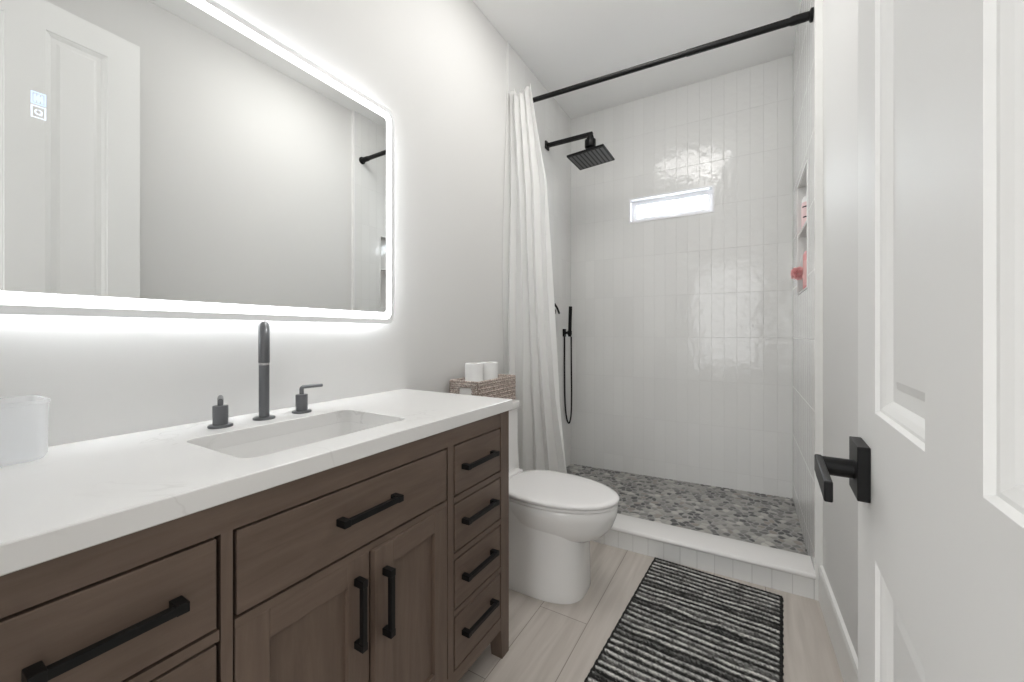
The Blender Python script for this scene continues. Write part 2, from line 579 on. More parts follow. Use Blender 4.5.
# shower floor: river pebbles set in grout, one sloped slab
def pebble_floor():
    rng = np.random.default_rng(5)
    x0, x1, y0, y1 = TLX, TRX, 2.20, BY
    nx, ny = 380, 224
    gx, gy = np.meshgrid(np.linspace(x0, x1, nx), np.linspace(y0, y1, ny), indexing='ij')
    # relaxed seeds
    seeds = []
    step = 0.035
    for i in range(int((x1-x0)/step)+3):
        for j in range(int((y1-y0)/step)+3):
            seeds.append((x0+(i-1+0.5*(j % 2))*step+rng.uniform(-.014, .014), y0+(j-1)*step+rng.uniform(-.014, .014)))
    S = np.array(seeds)
    ang = rng.uniform(0, PI, len(S))
    asp = rng.uniform(1.0, 1.5, len(S))
    P = np.stack([gx.ravel(), gy.ravel()], 1)
    d1 = np.full(len(P), 9.0); d2 = np.full(len(P), 9.0); idx = np.zeros(len(P), int)
    for k in range(len(S)):
        dx = P[:, 0]-S[k, 0]; dy = P[:, 1]-S[k, 1]
        near = np.nonzero((np.abs(dx) < 0.11) & (np.abs(dy) < 0.11))[0]
        a = dx[near]*math.cos(ang[k])+dy[near]*math.sin(ang[k])
        c = -dx[near]*math.sin(ang[k])+dy[near]*math.cos(ang[k])
        d = np.sqrt((a/asp[k])**2+(c*asp[k]**0.3)**2)
        o1 = d1[near]; o2 = d2[near]
        better = d < o1
        d2[near] = np.where(better, o1, np.minimum(o2, d))
        d1[near] = np.where(better, d, o1)
        idx[near[better]] = k
    e = np.clip((d2-d1)/0.012, 0, 1)
    dome = np.sqrt(np.clip(1-(1-e)**2, 0, 1))
    fx = (P[:, 0]-x0)/(x1-x0)
    z = 0.046+0.028*fx+0.006*dome-0.006
    tones = np.array([(.075, .075, .075), (.14, .14, .136), (.22, .215, .208), (.29, .28, .265), (.35, .34, .32), (.41, .40, .375), (.29, .26, .235), (.48, .47, .44)])
    pick = rng.choice(len(tones), len(S), p=[.15, .17, .17, .15, .12, .10, .06, .08])
    jit = rng.uniform(.9, 1.1, (len(S), 1))
    col = tones[pick]*jit
    c = col[idx]
    grout = np.array([.36, .355, .345])
    t = np.clip((e-0.30)/0.18, 0, 1)[:, None]
    c = grout*(1-t)+c*t
    verts = np.concatenate([P, z[:, None]], 1)
    ii = np.arange(nx*ny).reshape(nx, ny)
    faces = np.stack([ii[:-1, :-1], ii[1:, :-1], ii[1:, 1:], ii[:-1, 1:]], -1).reshape(-1, 4)
    me = bpy.data.meshes.new('floor_shower')
    base = len(verts)
    # a slab below so that it is solid
    low = [(x0, y0, -0.02), (x1, y0, -0.02), (x1, y1, -0.02), (x0, y1, -0.02)]
    corner = [ii[0, 0], ii[-1, 0], ii[-1, -1], ii[0, -1]]
    allv = verts.tolist()+low
    fl = faces.tolist()
    fl.append([base+3, base+2, base+1, base])
    sides = [list(ii[:, 0]), list(ii[-1, :]), list(ii[::-1, -1]), list(ii[0, ::-1])]
    for q, s in enumerate(sides):
        fl.append([base+q, base+(q+1) % 4]+[int(v) for v in s[::-1]])
    me.from_pydata(allv, [], fl)
    at = me.color_attributes.new('Col', 'FLOAT_COLOR', 'POINT')
    full = np.ones((len(allv), 4), np.float32)
    full[:base, :3] = c
    full[base:, :3] = .3
    at.data.foreach_set('color', full.ravel())
    me.materials.append(vcol_mat('river pebbles', 0.42))
    me.polygons.foreach_set('use_smooth', [True]*len(me.polygons))
    o = bpy.data.objects.new('floor_shower', me)
    COL.objects.link(o)
    struct(o)
pebble_floor()

# curb: tiled riser and stone cap, running a touch out of square like the photo
def curb_line(x, base):
    return base+0.026*(x-TLX)/(TRX-TLX)
bm = bmesh.new()
ax, bx = TLX+0.001, TRX-0.001
loft(bm, [[(x, curb_line(x, 2.066), 0), (x, curb_line(x, 2.215), 0), (x, curb_line(x, 2.215), 0.086), (x, curb_line(x, 2.066), 0.086)] for x in (ax, bx)])
struct(link('trim_5', bm, M['tile_curb']))
bm = bmesh.new()
capprof = [(2.060, 0.087), (2.056, 0.091), (2.0555, 0.098), (2.058, 0.105), (2.064, 0.1085), (2.218, 0.109), (2.228, 0.106), (2.2295, 0.098), (2.228, 0.087)]
loft(bm, [[(x, curb_line(x, y), z) for y, z in capprof] for x in (ax, bx)])
struct(link('trim_6', bm, M['curbcap'], smooth=50))

# ------------------------------------------------------------------ the door
hinge_y, hinge_x = 0.05, 0.1090
door = struct(link('door_1', bmesh.new(), M['doorpaint']))
bm = bmesh.new()
T = 0.036
vs = [(0.0, 0.110), (0.302, 0.411), (0.604, 0.720)]            # hinge stile, mullion, latch stile (distance from hinge)
zs = [(0.012, 0.235), (0.839, 1.021), (2.402, 2.522)]        # bottom, lock and top rails
for a, b_ in vs:
    box(bm, 0, T, a, b_, 0.012, 2.522)
cols = [(0.110, 0.302), (0.411, 0.604)]
for a, b_ in cols:
    for z0, z1 in zs:
        box(bm, 0, T, a, b_, z0, z1)
for a, b_ in cols:
    for z0, z1 in ((0.235, 0.839), (1.021, 2.402)):
        for side in (0, 1):
            steps = [(0.0, 0.0), (0.003, 0.0045), (0.006, 0.005), (0.012, 0.0085), (0.018, 0.0135), (0.034, 0.0138), (0.044, 0.0105)]
            loops = []
            for i, d in steps:
                x = d if side == 0 else T-d
                loops.append([(x, a+i, z0+i), (x, b_-i, z0+i), (x, b_-i, z1-i), (x, a+i, z1-i)])
            loft(bm, loops, False, True)
me = door.data
bmesh.ops.recalc_face_normals(bm, faces=bm.faces)
bm.to_mesh(me); bm.free()
door.location = (hinge_x, hinge_y, 0)
door.rotation_euler = (0, 0, -0.045)
# lever handle: square rose, neck and flat lever pointing back to the hinge
yc = 0.660; zc = 0.936
h = link('door_handle', B((-0.0135, 0.0, yc-0.033, yc+0.033, zc-0.0355, zc+0.0355), bev=0.0012), M['black'], door)
bm = bmesh.new()
cyl(bm, (-0.013, yc, zc-0.003), (-0.047, yc, zc-0.003), 0.0125, seg=24)
link('neck', bm, M['black'], h)
link('lever', B((-0.0550, -0.0462, yc-0.115, yc+0.013, zc-0.0165, zc+0.0085), bev=0.0018), M['black'], h)
for o in (h,):
    o['label'] = 'matt black square lever handle'

# door jamb beside the opening
struct(link('trim_7', B((DX0-0.0, DX0+0.02, -0.15, -0.005, 0.0, DZ), (DX1+0.02, DX1+0.045, -0.15, -0.005, 0.0, DZ), (DX0, DX1+0.045, -0.15, -0.005, DZ, DZ+0.03)), M['trim']))

# ------------------------------------------------------------------ lit mirror
MX = -1.213
MY0, MY1, MZ0, MZ1 = 0.070, 1.142, 1.155, 1.998
mir = thing('lit_mirror', 'large frameless mirror with a glowing white border above the vanity', 'mirror', (LX, (MY0+MY1)/2, MZ0))
def mloop(inset, x, r):
    return [(x-LX, a-(MY0+MY1)/2, b_-MZ0) for a, b_ in rrect(MY0+inset, MY1-inset, MZ0+inset, MZ1-inset, r, 8)]
bm = bmesh.new()
loft(bm, [mloop(0.044, MX, 0.012), mloop(0.044, MX-0.005, 0.012)])
link('mirror_glass', bm, M['mirror'], mir)
bm = bmesh.new()
loft(bm, [mloop(0.018, MX, 0.028), mloop(0.044, MX, 0.012), mloop(0.044, MX-0.005, 0.012), mloop(0.018, MX-0.005, 0.028), mloop(0.018, MX, 0.028)], False, False)
link('light_band', bm, M['led'], mir)
bm = bmesh.new()
loft(bm, [mloop(0.001, MX, 0.040), mloop(0.018, MX, 0.028), mloop(0.018, MX-0.005, 0.028), mloop(0.0, MX-0.005, 0.041), mloop(0.0, MX-0.001, 0.041), mloop(0.001, MX, 0.040)], False, False)
link('glass_rim', bm, M['frost'], mir)
bm = bmesh.new()
loft(bm, [mloop(0.050, MX-0.0055, 0.02), mloop(0.050, LX+0.001, 0.02)])
link('backing', bm, M['trim'], mir)
bm = bmesh.new()
loft(bm, [mloop(0.049, LX+0.010, 0.02), mloop(0.042, LX+0.010, 0.026), mloop(0.042, LX+0.024, 0.026), mloop(0.049, LX+0.024, 0.02), mloop(0.049, LX+0.010, 0.02)], False, False)
link('back_light', bm, M['led_back'], mir)
# touch buttons shining through the silvering
def icon(y, z, mat, kind):
    bm = bmesh.new()
    def fl(a0, a1, b0, b1):
        box(bm, MX-LX, MX-LX+0.0006, y+a0-(MY0+MY1)/2, y+a1-(MY0+MY1)/2, z+b0-MZ0, z+b1-MZ0)
    s = 0.0100
    h = 0.0122
    t = 0.0022
    fl(-s, s, h-t, h); fl(-s, s, -h, -h+t); fl(-s, -s+t, -h, h); fl(s-t, s, -h, h)
    if kind == 0:        # filled square with three curls of steam
        for k in (-1, 0, 1):
            fl(k*0.0048-0.0017, k*0.0048+0.0017, -0.0085, 0.008)
        fl(-0.0065, 0.0065, -0.004, 0.004)
    else:                # round bulb glyph
        b2 = bmesh.new()
        for k in range(16):
            t0, t1 = 2*PI*k/16, 2*PI*(k+1)/16
            if k == 4:
                continue
            vv = [b2.verts.new((MX-LX+0.0006, y-(MY0+MY1)/2+r*math.cos(t_), z-MZ0+r*math.sin(t_))) for r, t_ in ((0.0032, t0), (0.0058, t0), (0.0058, t1), (0.0032, t1))]
            b2.faces.new(vv)
        merge(bm, b2)
        fl(0.001, 0.005, -0.006, -0.002)
    return link('touch_button', bm, mat, mir, recalc=False)
icon(0.2095, 1.5845, M['icon'], 0)['label'] = 'blue upper touch icon'
icon(0.2095, 1.5575, M['icon2'], 1)['label'] = 'pale lower touch icon'

# ------------------------------------------------------------------ vanity
VF = -0.725           # front face
VB = LX+0.006
VY0, VY1 = 0.004, 1.212
VTOP = 0.847
van = thing('vanity_cabinet', 'dark brown wooden vanity with black pulls under the white counter', 'cabinet', (VF, 0.605, 0))
def vbox(*bs, bev=0.0):
    bm = bmesh.new()
    for x0, x1, y0, y1, z0, z1 in bs:
        box(bm, x0-VF, x1-VF, y0-0.605, y1-0.605, z0, z1, bev=bev)
    return bm
# carcass: sides, back, bottom, black sheet painting the shade in the gaps between fronts
vb = link('body', vbox((VB, VF-0.025, VY0+0.006, VY0+0.024, 0.105, VTOP), (VB, VF-0.025, VY1-0.024, VY1-0.006, 0.105, VTOP), (VB, VB+0.012, VY0+0.02, VY1-0.02, 0.105, VTOP),
                       (VB, VF-0.025, VY0+0.02, VY1-0.02, 0.118, 0.136)), M['wood_z'], van)
link('gap_shade_sheet', vbox((VF-0.034, VF-0.024, VY0+0.03, VY1-0.03, 0.12, 0.835)), M['gap_shade'], van)
# face frame
ZR = [(0.144, 0.151), (0.293, 0.303)]
FT = 0.022
frame_y = vbox((VF-FT, VF, 0.054, 1.158, 0.798, VTOP), (VF-FT, VF, 0.054, 1.158, 0.104, 0.146),
               (VF-FT, VF, 0.337, 0.876, 0.634, 0.649),
               *[(VF-FT, VF, a, b_, z-0.0085, z+0.0085) for z in (0.638, 0.4755, 0.3115) for a, b_ in ((0.054, 0.314), (0.907, 1.158))])
link('rail', frame_y, M['wood_y'], van)
link('stile', vbox((VF-FT, VF-0.0003, 0.3165, 0.3335, 0.146, 0.798)), M['wood_z'], van)
link('stile', vbox((VF-FT, VF-0.0003, 0.8795, 0.9045, 0.146, 0.798)), M['wood_z'], van)
for y in (VY0, VY1-0.052):
    for x in (VF-0.052, VB):
        bm = bmesh.new()
        x0, y0 = x-VF, y-0.605
        if x == VF-0.052:
            xx0, xx1 = x0, x0+0.0522
        else:
            xx0, xx1 = x0, x0+0.046
        yy0, yy1 = (y0, y0+0.052)
        tp = 0.008
        sgn = 1 if y == VY0 else -1
        lo = [(xx0+(tp if x != VB else 0), yy0+(0 if sgn > 0 else tp)), (xx1, yy0+(0 if sgn > 0 else tp)), (xx1, yy1-(tp if sgn > 0 else 0)), (xx0+(tp if x != VB else 0), yy1-(tp if sgn > 0 else 0))]
        hi = [(xx0, yy0), (xx1, yy0), (xx1, yy1), (xx0, yy1)]
        loft(bm, [[(a, b_, 0.0) for a, b_ in lo], [(a, b_, 0.104) for a, b_ in hi], [(a, b_, VTOP) for a, b_ in hi]])
        link('leg', bm, M['wood_z'], van)


def pull(y0, y1, z, parent, vertical=False, off=(0, 0, 0)):
    """square bar pull with two thicker feet; coordinates along its length"""
    bm = bmesh.new()
    r = 0.0064
    def add(x0, x1, a0, a1, c0, c1, bev=0.0012):
        if vertical:
            box(bm, x0, x1, c0, c1, a0, a1, bev=bev)
        else:
            box(bm, x0, x1, a0, a1, c0, c1, bev=bev)
    add(0.016, 0.0275, y0+0.001, y1-0.001, z-r, z+r)
    for a in (y0, y1-0.016):
        add(0.0, 0.0278, a, a+0.016, z-0.0074, z+0.0074)
    bmesh.ops.translate(bm, verts=bm.verts, vec=Vector(off))
    return link('handle', bm, M['black'], parent)


def drawer(y0, y1, z0, z1, hy0, hy1, hz):
    g = 0.0048
    bm = vbox((VF-0.020, VF+0.0005, y0+g, y1-g, z0+g, z1-g), bev=0.0015)
    d = link('drawer', bm, M['wood_y'], van)
    pull(hy0-0.605, hy1-0.605, hz, d)
    return d
rows = [(0.6465, 0.798, 0.725), (0.484, 0.6295, 0.565), (0.320, 0.467, 0.400), (0.146, 0.303, 0.236)]
for z0, z1, hz in rows:
    drawer(0.9045+0.0015, 1.1585, z0, z1, 0.941, 1.108, hz+0.001)
for z0, z1, hz in rows:
    drawer(0.0555, 0.3150, z0, z1, 0.112, 0.265, hz-0.002)
drawer(0.3350, 0.8780, 0.649, 0.798, 0.524, 0.685, 0.731)


def cab_door(y0, y1, z0, z1, open_ang, handle_y, hz0, hz1, pivot):
    """shaker door: two stiles, two rails, recessed panel; built round its hinge edge"""
    g = 0.002
    a, b_ = y0+g, y1-g
    piv = b_ if pivot > 0 else a
    sw = 0.055
    bm = bmesh.new()
    def bx(x0, x1, ya, yb, za, zb, bev=0.0012):
        box(bm, x0, x1, ya-piv, yb-piv, za, zb, bev=bev)
    bx(-0.020, 0.0, a, a+sw, z0, z1)
    bx(-0.020, 0.0, b_-sw, b_, z0, z1)
    d = link('door', bm, M['wood_z'], van)
    d.location = (0.0005, piv-0.605, 0)
    d.rotation_euler = (0, 0, open_ang)
    bm = bmesh.new()
    bx(-0.020, -0.0004, a+sw, b_-sw, z1-0.052, z1)
    link('door_rail', bm, M['wood_y'], d)
    bm = bmesh.new()
    bx(-0.020, -0.0004, a+sw, b_-sw, z0, z0+0.055)
    link('door_rail', bm, M['wood_y'], d)
    bm = bmesh.new()
    bx(-0.016, -0.010, a+sw-0.004, b_-sw+0.004, z0+0.05, z1-0.048, 0)
    link('door_panel', bm, M['wood_z'], d)
    pull(hz0, hz1, handle_y-piv, d, vertical=True)
    return d
cab_door(0.3350, 0.6090, 0.147, 0.634, 0.0, 0.574, 0.444, 0.594, -1)
cab_door(0.6110, 0.8780, 0.147, 0.634, 0.045, 0.641, 0.434, 0.586, 1)

# counter with the sink cut-out
CF = -0.717
SX0, SX1, SY0, SY1 = -1.068, -0.803, 0.391, 0.808
bm = bmesh.new()
n = 8
outer = lambda z, i=0.0: [(x, y, z) for x, y in rrect(LX+0.001+0, CF-i, 0.002+i, 1.227-i, 0.003, n)]
inner = lambda z, i=0.0: [(x, y, z) for x, y in rrect(SX0-i, SX1+i, SY0-i, SY1+i, 0.030+i, n)]
loft(bm, [inner(0.848), inner(0.8825), inner(0.884, 0.0015), outer(0.884, 0.002), outer(0.882), outer(0.850), outer(0.848, 0.002), inner(0.848)], False, False)
ct = link('countertop', bm, M['quartz'], smooth=30)
tag(ct, 'white veined stone counter slab on the brown vanity', 'countertop')
# undermount basin
bm = bmesh.new()
def sl(i, z, r):
    return [(x, y, z) for x, y in rrect(SX0-i, SX1+i, SY0-i, SY1+i, r, n)]
loft(bm, [sl(0.018, 0.8477, 0.055), sl(0.0, 0.8477, 0.030), sl(-0.0005, 0.830, 0.030), sl(-0.012, 0.740, 0.05), sl(-0.030, 0.716, 0.05), sl(-0.060, 0.708, 0.04), sl(-0.10, 0.706, 0.03)], False, True)
loft(bm, [sl(0.018, 0.8477, 0.055), sl(0.016, 0.828, 0.055), sl(0.002, 0.735, 0.06), sl(-0.03, 0.700, 0.05), sl(-0.10, 0.697, 0.03)], False, True)
sk = link('sink_basin', bm, M['ceramic'], smooth=40)
tag(sk, 'white rectangular undermount basin sunk into the counter', 'sink')
bm = bmesh.new()
lathe(bm, [(0, 0.706), (0.022, 0.706), (0.024, 0.7085), (0.020, 0.7095), (0.0, 0.711)], ((SX0+SX1)/2, 0.605, 0), seg=24)
link('drain', bm, M['gun'], sk, smooth=40)

# ------------------------------------------------------------------ faucet set
FX, FY, CZ = -1.143, 0.603, 0.884
fa = thing('faucet_spout', 'tall dark metal arched spout standing behind the basin', 'faucet', (FX, FY, CZ), -0.485)
bm = bmesh.new()
lathe(bm, [(0, 0), (0.027, 0), (0.027, 0.004), (0.0255, 0.006), (0.014, 0.0065), (0, 0.0065)], seg=32)
link('base_ring', bm, M['gun'], fa, smooth=40)
bm = bmesh.new()
arc = [(0, 0, 0.006), (0, 0, 0.10), (0, 0, 0.201)]
R = 0.047
for i in range(1, 15):
    t = PI*i/14*0.98
    arc.append((R-R*math.cos(t), 0, 0.207+R*math.sin(t)))
last = Vector(arc[-1])
arc.append((last.x-0.0007, 0, last.z-0.05))
tube(bm, arc, 0.0128, 24)
link('spout', bm, M['gun'], fa, smooth=40)
bm = bmesh.new()
cyl(bm, (last.x-0.0007, 0, last.z-0.056), (last.x-0.0007, 0, last.z-0.045), 0.0118, seg=24)
link('aerator', bm, M['gunring'], fa, smooth=40)


def faucet_handle(y, ang, label):
    t = thing('sink_tap', label, 'tap', (FX+0.001, y, CZ), ang, 'lever taps beside the spout')
    bm = bmesh.new()
    lathe(bm, [(0, 0), (0.0265, 0), (0.0265, 0.004), (0.025, 0.006), (0.017, 0.0065), (0, 0.0065)], seg=32)
    link('base_ring', bm, M['gun'], t, smooth=40)
    bm = bmesh.new()
    lathe(bm, [(0, 0.006), (0.0165, 0.006), (0.0165, 0.052), (0.0158, 0.053), (0.006, 0.0535), (0, 0.0535)], seg=28)
    link('valve_body', bm, M['gun'], t, smooth=40)
    bm = bmesh.new()
    tube(bm, [(0, 0, 0.053), (0, 0, 0.069), (0.0, 0.001, 0.0725), (0.0, 0.004, 0.0742), (0.0, 0.009, 0.0745), (0.0, 0.064, 0.0735)], [0.0062, 0.0062, 0.0061, 0.0058, 0.0054, 0.0050], 16)
    link('lever', bm, M['gun'], t, smooth=50)
    return t
faucet_handle(0.497, -1.98, 'dark metal lever tap left of the spout, lever pointing out over the basin')
faucet_handle(0.710, -0.05, 'dark metal lever tap right of the spout, lever pointing along the wall')

# frosted bin at the left end of the counter
bm = bmesh.new()
bx0, bx1, by0, by1 = -1.226, -1.115, 0.030, 0.208
def bl(i, z, r): return [(x, y, z) for x, y in rrect(bx0+i, bx1-i, by0+i, by1-i, r, 6)]
loft(bm, [bl(0.014, 0.8845, 0.012), bl(0.006, 0.888, 0.016), bl(0.001, 0.897, 0.018), bl(0.0, 0.990, 0.018), bl(-0.002, 0.991, 0.02), bl(-0.002, 0.996, 0.02), bl(0.003, 0.996, 0.016),
           bl(0.003, 0.900, 0.016), bl(0.010, 0.891, 0.012)], True, True)
fm, nt, b = new_mat('frosted plastic')
b.inputs['Base Color'].default_value = (0.90, 0.91, 0.92, 1)
b.inputs['Roughness'].default_value = 0.3
tl = node(nt, 'ShaderNodeBsdfTranslucent')
tl.inputs['Color'].default_value = (0.93, 0.94, 0.95, 1)
tp = node(nt, 'ShaderNodeBsdfTransparent')
m1 = node(nt, 'ShaderNodeMixShader')
m1.inputs[0].default_value = 0.5
nt.links.new(b.outputs[0], m1.inputs[1])
nt.links.new(tl.outputs[0], m1.inputs[2])
m2 = node(nt, 'ShaderNodeMixShader')
m2.inputs[0].default_value = 0.62
nt.links.new(m1.outputs[0], m2.inputs[1])
nt.links.new(tp.outputs[0], m2.inputs[2])
nt.links.new(m2.outputs[0], nt.nodes['Material Output'].inputs['Surface'])
tag(link('storage_bin', bm, fm, smooth=40), 'frosted translucent plastic bin at the left end of the counter', 'bin')

# ------------------------------------------------------------------ toilet
TYC = 1.665
to = thing('toilet', 'white elongated toilet with closed lid between vanity and shower', 'toilet', (LX+0.01, TYC, 0))
TB = LX+0.01
def egg(xb, xf, hw, z, n=48, back=2.6, mid=0.40, front=2.0, yo=0.0):
    """egg outline: squarer at the back, longer ellipse at the front; world x, local y"""
    xm = xb+(xf-xb)*mid
    out = []
    for i in range(n):
        t = 2*PI*i/n
        c, s_ = math.cos(t), math.sin(t)
        if c >= 0:
            x = xm+(xf-xm)*c**(2.0/front)
            y = hw*math.copysign(abs(s_)**(2.0/front), s_)
        else:
            e = 2.0/back
            x = xm-(xm-xb)*abs(c)**e
            y = hw*math.copysign(abs(s_)**e, s_)
        out.append((x-TB, y+yo, z))
    return out
# skirted pedestal
bm = bmesh.new()
def ped(xf, hw, z, bk=TB+0.004):
    return egg(bk, xf, hw, z, back=9.0, mid=0.62, front=3.0, yo=-0.014)
loft(bm, [ped(-0.596, 0.147, 0.0), ped(-0.594, 0.149, 0.006), ped(-0.595, 0.148, 0.03), ped(-0.596, 0.147, 0.16), ped(-0.596, 0.147, 0.25), ped(-0.590, 0.152, 0.32), ped(-0.61, 0.156, 0.36)])
link('pedestal', bm, M['ceramic'], to, smooth=60)
bm = bmesh.new()
loft(bm, [egg(-0.86, -0.648, 0.07, 0.2220), egg(-0.90, -0.573, 0.118, 0.2320), egg(-0.93, -0.523, 0.146, 0.2620), egg(-0.96, -0.490, 0.168, 0.3020), egg(-0.985, -0.473, 0.180, 0.3470),
          egg(-1.0, -0.468, 0.185, 0.3850), egg(-1.0, -0.472, 0.181, 0.3900)])
link('bowl', bm, M['ceramic'], to, smooth=60)
bm = bmesh.new()
loft(bm, [egg(-0.985, -0.472, 0.181, 0.3925), egg(-0.99, -0.466, 0.186, 0.3950), egg(-0.99, -0.466, 0.186, 0.4025), egg(-0.985, -0.471, 0.182, 0.4050)])
link('seat', bm, M['plastic'], to, smooth=50)
bm = bmesh.new()
loft(bm, [egg(-0.985, -0.472, 0.181, 0.4075), egg(-0.99, -0.463, 0.189, 0.4105), egg(-0.99, -0.462, 0.190, 0.4170), egg(-0.985, -0.468, 0.186, 0.4230), egg(-0.97, -0.488, 0.170, 0.4255), egg(-0.93, -0.548, 0.12, 0.4275), egg(-0.86, -0.668, 0.05, 0.4280)])
link('lid', bm, M['plastic'], to, smooth=60)
bm = bmesh.new()
box(bm, -1.022-TB, -0.972-TB, -0.105, 0.105, 0.385, 0.434, bev=0.008, seg=3)
link('hinge', bm, M['plastic'], to, smooth=50)
bm = bmesh.new()
def tk(x1, hw, z, r=0.035): return [(x-TB, y, z) for x, y in rrect(TB, x1, -hw, hw, r, 6)]
loft(bm, [tk(-1.02, 0.158, 0.37), tk(-1.015, 0.164, 0.41), tk(-1.028, 0.170, 0.55), tk(-1.030, 0.175, 0.728)])
link('tank', bm, M['ceramic'], to, smooth=50)
bm = bmesh.new()
loft(bm, [tk(-1.026, 0.178, 0.7285), tk(-1.022, 0.183, 0.733), tk(-1.022, 0.183, 0.760), tk(-1.026, 0.179, 0.767), tk(-1.05, 0.15, 0.769)])
link('tank_lid', bm, M['ceramic'], to, smooth=50)

# basket on the tank with toilet rolls
def basket():
    bx0, bx1, by0, by1, bz = -1.230, -1.053, 1.490, 1.846, 0.7695
    t = thing('wicker_basket', 'brown woven basket holding toilet paper on the toilet tank', 'basket', ((bx0+bx1)/2, (by0+by1)/2, bz))
    ox, oy = (bx0+bx1)/2, (by0+by1)/2
    H = 0.122
    bm = bmesh.new()
    # woven walls: real interlaced strands, row by row
    def strand_wall(p0, p1, skip=None):
        p0 = Vector(p0); p1 = Vector(p1)
        L = (p1-p0).length
        d = (p1-p0)/L
        nrm = Vector((d.y, -d.x, 0))
        nst = max(int(L/0.013), 4)
        rows = 12
        for r in range(rows):
            z = 0.006+H*(r+0.5)/rows*0.96
            pts = []
            segs = []
            for k in range(nst*2+1):
                s_ = L*k/(nst*2)
                q = p0+d*s_+nrm*(0.0028*math.cos(PI*k/1+PI*r) if k % 2 == 0 else 0)+Vector((0, 0, z))
                if skip and skip[0] < s_ < skip[1] and skip[2] < z < skip[3]:
                    if len(pts) > 1: segs.append(pts)
                    pts = []
                    continue
                pts.append(q)
            if len(pts) > 1: segs.append(pts)
            for sg in segs:
                tube(bm, sg, 0.0046, 6)
        for k in range(nst+1):
            s_ = L*k/nst
            q = p0+d*s_
            if skip and skip[0]-0.004 < s_ < skip[1]+0.004:
                tube(bm, [q+Vector((0, 0, 0.002)), q+Vector((0, 0, skip[2]))], 0.0032, 6)
                tube(bm, [q+Vector((0, 0, skip[3])), q+Vector((0, 0, H))], 0.0032, 6)
            else:
                tube(bm, [q+Vector((0, 0, 0.002)), q+Vector((0, 0, H))], 0.0032, 6)
    a0, a1, b0, b1 = bx0-ox+0.008, bx1-ox-0.008, by0-oy+0.008, by1-oy-0.008
    strand_wall((a0, b0, 0), (a1, b0, 0), (0.055, 0.125, 0.042, 0.098))
    strand_wall((a1, b0, 0), (a1, b1, 0))
    strand_wall((a1, b1, 0), (a0, b1, 0), (0.055, 0.125, 0.042, 0.098))
    strand_wall((a0, b1, 0), (a0, b0, 0))
    wm, nt, b = new_mat('woven fibre')
    tc = node(nt, 'ShaderNodeTexCoord')
    nz = node(nt, 'ShaderNodeTexNoise')
    nz.inputs['Scale'].default_value = 140
    nz.inputs['Detail'].default_value = 2
    cr = node(nt, 'ShaderNodeValToRGB')
    cr.color_ramp.elements[0].position = 0.36
    cr.color_ramp.elements[0].color = (0.27, 0.205, 0.172, 1)
    cr.color_ramp.elements[1].position = 0.66
    cr.color_ramp.elements[1].color = (0.68, 0.60, 0.55, 1)
    nt.links.new(tc.outputs['Object'], nz.inputs['Vector'])
    nt.links.new(nz.outputs['Fac'], cr.inputs[0])
    nt.links.new(cr.outputs[0], b.inputs['Base Color'])
    b.inputs['Roughness'].default_value = 0.7
    link('woven_wall', bm, wm, t, smooth=60)
    bm = bmesh.new()
    loop = [(x, y, H) for x, y in rrect(a0, a1, b0, b1, 0.006, 3)]
    tube(bm, loop+[loop[0]], 0.0052, 8, caps=False)
    link('rim', bm, wm, t, smooth=60)
    link('basket_floor', B((a0-0.004, a1+0.004, b0-0.004, b1+0.004, 0.0, 0.004)), wm, t)
    # white cloth lining bunched up inside
    bm = bmesh.new()
    random.seed(3)
    i0 = 0.007
    lp = lambda i, z: [(x, y, z) for x, y in rrect(a0+i, a1-i, b0+i, b1-i, 0.012, 6)]
    loft(bm, [lp(i0, 0.0045), lp(i0, 0.094), lp(i0+0.01, 0.1), lp(0.03, 0.1015), lp(0.06, 0.1015)])
    for v in bm.verts:
        if 0.0999 < v.co.z < 0.1013:
            v.co.z += random.uniform(-0.002, 0.001)
    link('lining', bm, plain('white cloth', (0.78, 0.77, 0.75), 0.9), t, smooth=60)
    return 0.7695+0.1018
roll_z = basket()
M['paper'] = plain('toilet paper', (0.83, 0.83, 0.825), 0.95, spec=0.1, bump=(260, 0.25, 0.001))
M['card'] = plain('roll core card', (0.42, 0.35, 0.28), 0.9)
def toilet_roll(x, y, label):
    t = thing('toilet_roll', label, 'toilet roll', (x, y, roll_z), 0, 'toilet rolls in the basket')
    bm = bmesh.new()
    lathe(bm, [(0.020, 0.0), (0.042, 0.0), (0.044, 0.002), (0.044, 0.098), (0.042, 0.1), (0.020, 0.1), (0.020, 0.0)], seg=40)
    link('paper', bm, M['paper'], t, smooth=40)
    bm = bmesh.new()
    lathe(bm, [(0.0185, 0.001), (0.0198, 0.001), (0.0198, 0.099), (0.0185, 0.099), (0.0185, 0.001)], seg=24)
    link('core', bm, M['card'], t, smooth=40)
toilet_roll(-1.155, 1.598, 'white toilet roll standing in the basket, the left one of the pair')
toilet_roll(-1.127, 1.692, 'white toilet roll standing in the basket, on the side of the shower curtain')

